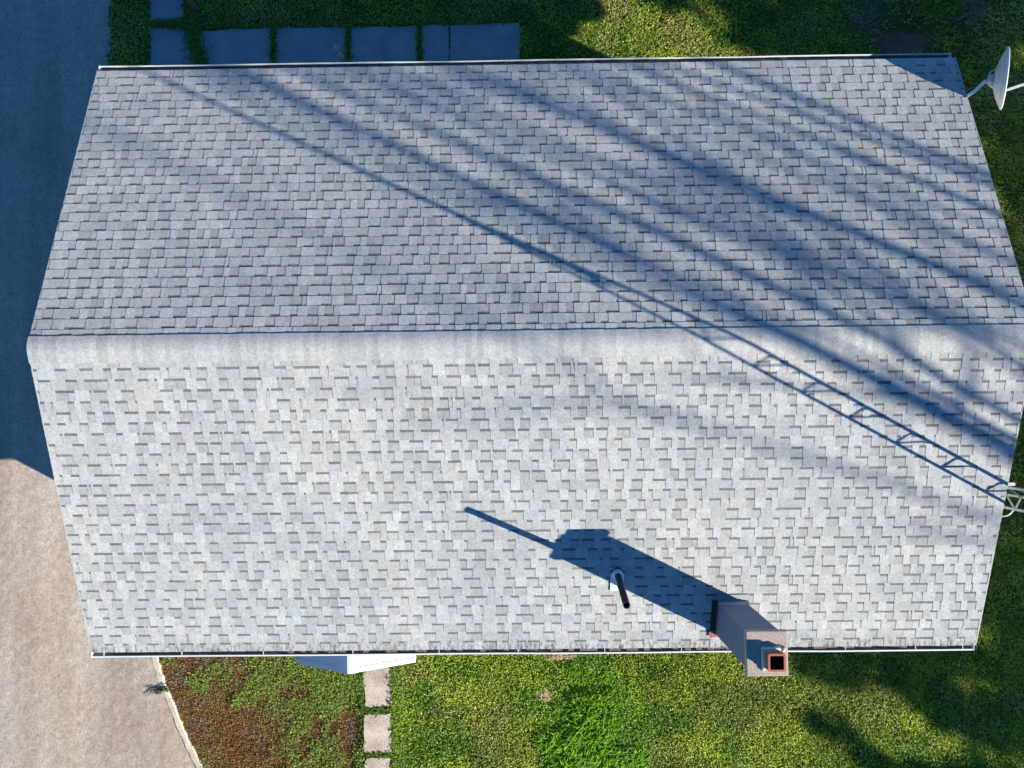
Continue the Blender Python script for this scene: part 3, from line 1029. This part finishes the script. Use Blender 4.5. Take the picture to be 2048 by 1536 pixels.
# lawns
for (x0, x1, y0, y1, dens) in ((-2.5, 9.9, -8.3, -3.2, 4400), (6.0, 9.9, -3.2, 3.4, 2200), (-7.7, 9.9, 3.2, 8.0, 3200), (-14, 14, 8.0, 11, 200), (9.9, 15, -9, 9, 350), (-4, 10, -11, -8.3, 250)):
    x, y = scatter(x0, x1, y0, y1, dens)
    keep = ~((np.abs(x) < WX) & (np.abs(y) < WY)) & ~on_stones(x, y) & ~BED(x, y)
    keep &= ~((x < drive_right(y) + 0.02) & (nrg.random(len(x)) > 0.05))
    # bare patches
    bare = np.exp(-(((x - 0.28) / 0.20) ** 2 + ((y + 5.93) / 0.16) ** 2)) + np.exp(-(((x - 0.55) / 0.30) ** 2 + ((y + 5.2) / 0.12) ** 2)) \
        + 0.9 * np.exp(-(((x - 6.95) / 0.55) ** 2 + ((y - 5.75) / 0.35) ** 2)) + 0.75 * np.exp(-(((x - 6.4) / 0.4) ** 2 + ((y - 6.4) / 0.5) ** 2)) + 0.85 * np.exp(-(((x - 7.7) / 1.3) ** 2 + ((y - 6.5) / 0.9) ** 2)) * (0.5 + fbm(x, y, 2.0, 55)) \
        + 0.55 * (np.abs(y) < 4.5) * (y < 0) * np.exp(-((np.abs(y) - 4.2) / 0.35) ** 2)
    keep &= nrg.random(len(x)) > bare
    x, y = x[keep], y[keep]
    n = len(x)
    big = fbm(x, y, 0.55, 60); med = fbm(x, y, 2.2, 70); dry = fbm(x, y, 1.3, 80)
    t = np.clip((med - 0.32) / 0.36, 0, 1)
    C = lerp3((0.165, 0.275, 0.022), (0.440, 0.480, 0.055), t)
    dr_ = np.clip((dry - 0.52) / 0.16, 0, 1) * np.where(y > 0, 0.95, np.where(x > 2.2, 0.45, 0.6))
    C = C * (1 - dr_[:, None] * 0.75) + np.array([[0.46, 0.40, 0.13]]) * dr_[:, None] * 0.75
    hot = nrg.random(n) < 0.10
    C[hot] = np.array([0.58, 0.53, 0.24]) * (0.7 + 0.5 * nrg.random((hot.sum(), 1)))
    sm_ = fbm(x, y, 7.0, 88, 3)
    C *= (0.80 + 0.56 * nrg.random(n))[:, None] * (0.74 + 0.6 * big)[:, None] * (0.78 + 0.52 * sm_)[:, None]
    leafy = nrg.random(n) < 0.30
    P = np.stack([x, y], 1)
    hgt = 0.035 + 0.045 * nrg.random(n) * (0.6 + 0.8 * med)
    a = ~leafy
    parts.append(blades(P[a], hgt[a] * 1.25, 0.005 + 0.007 * nrg.random(a.sum()), 0.4 + 0.9 * nrg.random(a.sum()), C[a]))
    a = leafy
    parts.append(leaves(P[a], 0.016 + 0.020 * nrg.random(a.sum()), (nrg.random(a.sum()) - 0.35) * 1.3, C[a] * np.array([[0.85, 1.05, 0.9]]), 0.012 + hgt[a] * 0.7))
# weeds in the slab joints and along the slab rims
jx, jy = [], []
for (xa, ya, xb, yb, n, sp) in ((-4.575, 5.3, -4.575, 6.3, 260, 0.045), (-3.19, 5.3, -3.19, 6.3, 220, 0.04), (-1.88, 5.3, -1.88, 6.3, 200, 0.04), (-6.85, 6.35, -6.2, 6.35, 260, 0.05),
                                (-6.12, 6.35, -5.88, 5.45, 900, 0.10), (-6.10, 6.3, -6.16, 7.2, 420, 0.10), (-6.8, 6.32, -0.1, 6.30, 900, 0.04), (-1.7, 5.42, -0.2, 5.46, 420, 0.05), (-6.9, 5.3, -6.9, 7.2, 300, 0.04), (-2.9, -6.14, -2.5, -6.12, 150, 0.03), (-2.96, -5.4, -2.96, -7.6, 260, 0.025), (-2.43, -5.4, -2.43, -7.6, 300, 0.03), (-2.9, -6.9, -2.5, -6.89, 120, 0.03)):
    tt = nrg.random(n)
    jx.append(xa + (xb - xa) * tt + nrg.normal(0, sp, n) * (1 if abs(xb - xa) < abs(yb - ya) else 0.3)); jy.append(ya + (yb - ya) * tt + nrg.normal(0, sp, n) * (0.3 if abs(xb - xa) < abs(yb - ya) else 1))
x = np.concatenate(jx); y = np.concatenate(jy); n = len(x)
C = lerp3((0.07, 0.14, 0.012), (0.16, 0.26, 0.03), nrg.random(n))
parts.append(leaves(np.stack([x, y], 1), 0.025 + 0.03 * nrg.random(n), (nrg.random(n) - 0.3) * 1.2, C, 0.05 + 0.05 * nrg.random(n)))
V, F, C = join(parts)
tag(fast_mesh('grass', V, F, C, M_GRASS), kind='stuff')

# bare earth scars in the lawn
M_EARTH = concrete_mat('bare_earth', (0.36, 0.25, 0.15), 0.4, 40.0, 0.3)
M_RED = concrete_mat('reddish_earth', (0.14, 0.075, 0.055), 0.4, 40.0, 0.3)
def earth(cx, cy, rx, ry, m, sd):
    q = random.Random(sd); n_ = 26
    rim = []
    for k in range(n_):
        a_ = 2 * math.pi * k / n_; w_ = q.uniform(0.72, 1.18)
        rim.append((cx + rx * w_ * math.cos(a_), cy + ry * w_ * math.sin(a_)))
    inn = [(cx + (px - cx) * 0.55, cy + (py - cy) * 0.55) for px, py in rim]
    e_ = MB()
    e_.poly([(px, py, 0.006) for px, py in rim] + [(px, py, 0.030 + q.uniform(-0.008, 0.008)) for px, py in inn],
            [(i, (i + 1) % n_, n_ + (i + 1) % n_, n_ + i) for i in range(n_)] + [tuple(range(n_, 2 * n_))])
    tag(e_.build('bare_ground', m), kind='structure')
earth(0.28, -5.93, 0.17, 0.15, M_EARTH, 1)
earth(0.55, -5.22, 0.32, 0.09, M_EARTH, 2)
earth(6.95, 5.78, 0.55, 0.26, M_RED, 3)

# brown moss of the garden bed
bb = MB()
yy = np.linspace(-9.0, -3.36, 40)
for y0, y1 in zip(yy[:-1], yy[1:]):
    bb.face([(float(kerb_x(y0)), y0, 0.004), (-2.985, y0, 0.004), (-2.985, y1, 0.004), (float(kerb_x(y1)), y1, 0.004)])
tag(bb.build('garden_bed', simple('peaty_soil', (0.15, 0.085, 0.04), 1.0, 0, 0.4, 9.0, 0.02)), kind='structure')
x, y = scatter(-7.0, -2.9, -8.6, -3.3, 4200)
k = BED(x, y); x, y = x[k], y[k]
x, y = np.asarray(x), np.asarray(y); n = len(x)
med = fbm(x, y, 1.9, 90); fi = fbm(x, y, 6.0, 95)
t = np.clip((med - 0.35) / 0.3, 0, 1)
C = lerp3((0.29, 0.145, 0.048), (0.31, 0.225, 0.055), t)
C = np.where((fi > 0.62)[:, None], np.array([[0.30, 0.22, 0.14]]), C)
C *= (0.72 + 0.56 * nrg.random(n))[:, None]
mv = blades(np.stack([x, y], 1), 0.025 + 0.03 * nrg.random(n), 0.006 + 0.008 * nrg.random(n), 0.5 + 0.8 * nrg.random(n), C, 0.004)
tag(fast_mesh('moss', *mv, M_GRASS), kind='stuff')

# broad-leaved weeds spreading over the moss
x, y = scatter(-7.0, -2.2, -8.6, -3.4, 5000)
gn = fbm(x, y, 1.25, 101) + 0.24 * np.clip((x + 5.0) / 1.4, -0.7, 1) + 0.16 * np.clip((y + 5.9) / 0.6, -1, 1) - 0.05
hole = fbm(x, y, 5.0, 111, 3)
k = (BED(x, y) & (gn + 0.55 * (hole - 0.5) > 0.42 + 0.34 * nrg.random(len(x)))) | ((x > -2.47) & (x < -2.22) & (nrg.random(len(x)) < 0.55))
x, y, gn = x[k], y[k], gn[k]; n = len(x)
C = lerp3((0.12, 0.21, 0.022), (0.36, 0.46, 0.08), nrg.random(n)) * (0.7 + 0.5 * nrg.random(n))[:, None]
wv = leaves(np.stack([x, y], 1), 0.018 + 0.024 * nrg.random(n), (nrg.random(n) - 0.35) * 1.2, C, 0.02 + 0.05 * nrg.random(n))
tag(fast_mesh('weeds', *wv, M_GRASS), kind='stuff')

# tall uncut grass
x, y = scatter(-0.5, 2.9, -8.4, -5.0, 8500)
tv = TALL(x, y) + 0.5 * (fbm(x, y, 3.0, 44) - 0.5)
k = tv < 1.0 - 0.45 * nrg.random(len(x)); x, y, tv = x[k], y[k], tv[k]
cl = fbm(x, y, 2.1, 120)
k = cl > 0.28 + 0.10 * nrg.random(len(x)); x, y, tv, cl = x[k], y[k], tv[k], cl[k]; n = len(x)
hh = (0.06 + 0.17 * np.clip((cl - 0.38) * 3.0, 0, 1) * np.clip(1.15 - tv, 0.2, 1)) * (0.6 + 0.8 * nrg.random(n))
C = lerp3((0.24, 0.52, 0.04), (0.62, 0.84, 0.15), nrg.random(n))
pale = nrg.random(n) < 0.10
C[pale] = (0.50, 0.58, 0.28)
gv = blades(np.stack([x, y], 1), hh, 0.005 + 0.005 * nrg.random(n), 0.60 + 0.75 * nrg.random(n), C, 0.0, 0.30)
tag(fast_mesh('tall_grass', *gv, M_GRASS), 'clump of tall bright green uncut grass in the lawn below the chimney', 'grass clump')

# ------------------------------------------------------------------ small plants and bits
def leaf_ball(c, r, n, size, col0, col1, seed, squash=1.0):
    g = np.random.default_rng(seed)
    d = g.normal(size=(n, 3)); d /= np.linalg.norm(d, axis=1)[:, None]
    p = np.asarray(c) + d * (r * g.random((n, 1)) ** 0.45) * np.array([[1, 1, squash]])
    a = g.normal(size=(n, 3)); a /= np.linalg.norm(a, axis=1)[:, None]
    b = np.cross(a, g.normal(size=(n, 3))); b /= np.linalg.norm(b, axis=1)[:, None]
    h = size * (0.6 + 0.8 * g.random((n, 1))) * 0.5
    V = np.stack([p - a * h, p + b * h * 0.65, p + a * h, p - b * h * 0.65], 1).reshape(-1, 3)
    C = lerp3(col0, col1, g.random(n))
    return V, np.arange(n * 4).reshape(n, 4), C


def leaf_part(name, parent, balls, m=M_LEAF):
    V, F, C = join(balls)
    return fast_mesh(name, V, F, C, m, parent)


# weed growing through the gap of the edging
wd = tag(empty('weed', (-6.555, -5.735, 0)), 'scrubby dark weed growing through a gap in the concrete garden edging', 'weed')
st = MB()
for k in range(9):
    a = R(150 + k * 9); L = rnd.uniform(0.16, 0.32)
    st.tube([(0, 0, 0.0), (L * 0.5 * math.cos(a), L * 0.5 * math.sin(a) * 0.6, 0.07), (L * math.cos(a), L * math.sin(a) * 0.6, 0.06)], [0.006, 0.005, 0.003], 5)
st.build('stem', M_STICK, wd)
leaf_part('foliage', wd, [leaf_ball((-0.05 + 0.055 * k, 0.012 * k - 0.02, 0.05), 0.06, 60, 0.03, (0.03, 0.06, 0.015), (0.10, 0.14, 0.04), 300 + k) for k in range(4)])
# flowering weed by the slabs
fw = tag(empty('flowering_weed', (-3.33, 5.62, 0)), 'small pinkish flower spikes growing beside the shaded slabs above the gutter', 'flower')
st = MB()
for dx, dy, h in ((0, 0.02, 0.42), (0.07, -0.06, 0.34), (0.02, -0.10, 0.30)):
    st.tube([(dx * 0.4, dy * 0.4, 0), (dx, dy, h)], [0.006, 0.004], 5)
st.build('stem', M_STICK, fw)
leaf_part('blossom', fw, [leaf_ball((dx, dy, h), 0.055, 90, 0.03, (0.45, 0.30, 0.30), (0.75, 0.70, 0.66), 320 + i, 1.6) for i, (dx, dy, h) in enumerate(((0, 0.02, 0.40), (0.07, -0.06, 0.32), (0.02, -0.10, 0.28)))])
# wooden stake with a pale top by the upper edge of the picture
sk = tag(empty('stake', (-5.98, 6.60, 0)), 'dark leaning wooden stake with a pale top beside the topmost slab', 'stake')
s = MB(); s.tube([(0, 0, 0), (-0.08, 0.10, 0.35), (-0.15, 0.20, 0.62)], [0.045, 0.04, 0.036], 9); s.build('post', M_STICK, sk)
s = MB(); s.tube([(-0.15, 0.20, 0.622), (-0.16, 0.215, 0.67), (-0.165, 0.22, 0.70)], [0.042, 0.045, 0.02], 9); s.build('top', M_PALE, sk)
# green bush and dry twiggy shrub at the top right
bu = tag(empty('bush', (7.32, 6.22, 0)), 'small leafy green bush on the dark lawn at the top right', 'bush')
s = MB()
for k in range(6):
    a = R(60 * k + 10); s.tube([(0, 0, 0), (0.12 * math.cos(a), 0.12 * math.sin(a), 0.3), (0.26 * math.cos(a), 0.26 * math.sin(a), 0.55)], [0.016, 0.011, 0.005], 6)
s.build('stem', M_STICK, bu)
leaf_part('foliage', bu, [leaf_ball((0.2 * math.cos(k * 1.1), 0.2 * math.sin(k * 1.1), 0.5 + 0.1 * (k % 3)), 0.21, 130, 0.065, (0.05, 0.14, 0.015), (0.14, 0.30, 0.04), 340 + k) for k in range(7)])
for (sx, sy, lab, sd) in ((6.20, 6.20, 'dry grey twiggy shrub on bare ground left of the green bush', 1), (8.15, 6.3, 'dry grey twiggy shrub right of the green bush', 2)):
    ds = tag(empty('dead_shrub', (sx, sy, 0)), lab, 'shrub', 'dry twiggy shrubs')
    s = MB(); q = random.Random(sd)
    for k in range(46):
        a = q.uniform(0, 2 * math.pi); L = q.uniform(0.12, 0.42); h = q.uniform(0.05, 0.35)
        bx, by = q.uniform(-0.2, 0.2), q.uniform(-0.2, 0.2)
        s.tube([(bx, by, 0), (bx + 0.5 * L * math.cos(a), by + 0.5 * L * math.sin(a), h * 0.8), (bx + L * math.cos(a + 0.4), by + L * math.sin(a + 0.4), h)], [0.006, 0.005, 0.002], 4)
    s.build('twigs', simple('dry_twig', (0.20, 0.185, 0.17), 0.9), ds)

# ------------------------------------------------------------------ trees to the east, between the sun and the roof
KX, KY = 2.0, -1.04
def at_u(u, X): return (X, (u - 0.461 * X) / 0.887)     # u: distance across the sun's direction


def branch(mb, p, d, L, r, q, depth):
    pts = [p]; dd = d.copy()
    for i in range(4):
        dd = (dd + Vector((q.uniform(-0.2, 0.2), q.uniform(-0.2, 0.2), q.uniform(-0.05, 0.2)))).normalized()
        pts.append(pts[-1] + dd * (L / 4))
    mb.tube(pts, [r, r * 0.85, r * 0.65, r * 0.45, r * 0.2], 5, cap=False)
    if depth > 0:
        for k in range(3):
            i = q.randrange(1, 4)
            nd = (dd + Vector((q.uniform(-0.9, 0.9), q.uniform(-0.9, 0.9), q.uniform(-0.1, 0.6)))).normalized()
            branch(mb, pts[i], nd, L * 0.55, r * 0.5, q, depth - 1)


def tall_tree(u, X, lean_u, r0, H, sd, limbs=6, low=10.0, path=None):
    q = random.Random(sd)
    x, y = at_u(u, X)
    root = tag(empty('tall_tree', (x, y, 0)), 'tall thin bare-trunked tree standing out beyond the right edge of the photo', 'tree', 'tall trees beyond the right gable that streak the roof with shadow')
    P = []; rr = []
    ph = q.uniform(0, 6)
    for i in range(29):
        z = H * i / 28
        o = lean_u * (z - 9.0) / 8.0 + 0.07 * math.sin(z * 0.75 + ph) + 0.035 * math.sin(z * 2.1 + 2 * ph)
        if path: o = float(np.interp(z, [p[0] for p in path], [p[1] for p in path])) - u
        P.append((o * 0.461, o * 0.887, z)); rr.append(0.82 * r0 * (1 - 0.72 * i / 28) * q.uniform(0.8, 1.2))
    t = MB(); t.tube(P, rr, 8)
    t.build('trunk', M_BARK, root)
    b = MB()
    for k in range(limbs):
        z = q.uniform(low, H * 0.98)
        i = min(27, int(z / H * 28)); p = Vector(P[i]).lerp(Vector(P[i + 1]), z / H * 28 - i)
        a = q.uniform(0, 2 * math.pi)
        branch(b, p, Vector((math.cos(a), math.sin(a), q.uniform(0.2, 0.9))).normalized(), q.uniform(1.0, 2.6), max(0.02, r0 * 0.24), q, 1)
    b.build('limbs', M_BARK, root)
    balls = [leaf_ball((P[-1][0] + q.uniform(-1.5, 1.5), P[-1][1] + q.uniform(-1.5, 1.5), H + q.uniform(-1.0, 1.6)), 1.1, 160, 0.22, (0.03, 0.06, 0.015), (0.07, 0.11, 0.03), sd * 10 + k) for k in range(6)]
    leaf_part('crown', root, balls)


for a in ((3.08, 27.0, 0.30, 0.11, 22, 1), (4.26, 25.0, 0.05, 0.085, 21, 2), (2.76, 29.0, -0.06, 0.12, 22, 3), (1.56, 27.0, 0.12, 0.16, 23, 4),
          (1.98, 25.0, 0.14, 0.14, 21, 5), (1.36, 31.0, 0.08, 0.115, 23, 6), (0.95, 30.0, 0, 0.10, 24, 7, 10, 13.0, ((0, 0.95), (14.0, 0.95), (15.7, 0.61), (18.1, -0.15), (19.5, 0.02), (24, 0.12))), (3.82, 30.0, 0.0, 0.085, 22, 8),
          (4.9, 28.0, 0.05, 0.13, 21, 10, 6, 16.0), (2.35, 32.0, 0.05, 0.11, 23, 11), (3.4, 26.0, -0.2, 0.075, 20, 12, 12), (4.0, 28.0, 0.25, 0.065, 21, 13, 6), (4.6, 24.0, -0.15, 0.08, 19, 14, 12), (2.5, 24.0, 0.25, 0.055, 20, 16, 5), (1.75, 22.5, -0.05, 0.06, 19, 17, 8), (3.0, 33.0, 0.3, 0.09, 24, 18, 12)):
    a = list(a)
    if len(a) < 9: a[1] -= 6.5; a[4] -= 2.5          # the plain trunks stand nearer, so their streaks are crisper
    elif a[5] != 7: a[1] -= 5.0; a[4] -= 1.5
    tall_tree(*a)


def bushy_tree(u, X, H, rad, n, sd, low=0.45):
    q = random.Random(sd)
    x, y = at_u(u, X)
    root = tag(empty('bushy_tree', (x, y, 0)), 'dense leafy young tree standing out beyond the right edge of the photo', 'tree', 'leafy trees beyond the right gable that shade the lawn')
    t = MB(); t.tube([(0, 0, 0), (0.05, 0.03, H * 0.4), (0.0, 0.08, H * 0.75)], [0.11, 0.08, 0.03], 8)
    b = t
    for k in range(7):
        a = q.uniform(0, 6.28)
        branch(b, Vector((0.03, 0.03, H * q.uniform(0.3, 0.65))), Vector((math.cos(a), math.sin(a), 0.7)).normalized(), rad * 0.9, 0.03, q, 0)
    t.build('trunk', M_BARK, root)
    balls = []
    for k in range(15):
        a = q.uniform(0, 6.28); hz = H * (low + (0.93 - low) * k / 14) ; rr = rad * q.uniform(0.1, 0.75)
        s = rad * q.uniform(0.38, 0.58)
        zc = min(hz, H - s * 0.9)
        balls.append(leaf_ball((rr * math.cos(a), rr * math.sin(a), zc), s, n // 15, 0.32, (0.03, 0.06, 0.015), (0.07, 0.11, 0.03), sd * 100 + k, 0.85))
    leaf_part('crown', root, balls)


for a in ((-1.75, 22.0, 10.8, 1.0, 1900, 21), (-0.2, 22.5, 9.6, 1.25, 1700, 35), (1.0, 23.0, 9.4, 1.4, 1700, 22), (2.3, 21.0, 8.7, 1.4, 1700, 23), (3.6, 23.0, 9.3, 1.4, 1700, 24), (4.8, 21.5, 8.6, 1.3, 1700, 25),
          (5.9, 22.5, 8.9, 1.2, 1700, 36), (8.6, 22.0, 9.9, 1.35, 1500, 26), (6.7, 25.0, 9.3, 0.9, 1200, 27), (9.6, 23.0, 11.0, 1.3, 1000, 37), (10.9, 24.0, 12.0, 1.5, 1500, 29),
          (1.3, 26.0, 10.8, 1.5, 1500, 30), (3.0, 27.0, 11.2, 1.5, 1500, 31), (-0.3, 27.5, 11.6, 1.2, 1200, 32), (4.4, 26.0, 10.8, 1.3, 1500, 38),
          (7.75, 24.0, 10.4, 0.75, 1500, 40), (8.9, 25.0, 12.0, 1.2, 900, 41), (7.9, 20.5, 8.9, 1.0, 900, 42), (-3.3, 21.0, 8.4, 0.75, 500, 28), (-4.6, 22.0, 8.2, 0.8, 420, 33), (7.6, 19.0, 9.3, 0.8, 500, 34), (-2.7, 25.0, 9.4, 0.7, 300, 39)):
    bushy_tree(*a)
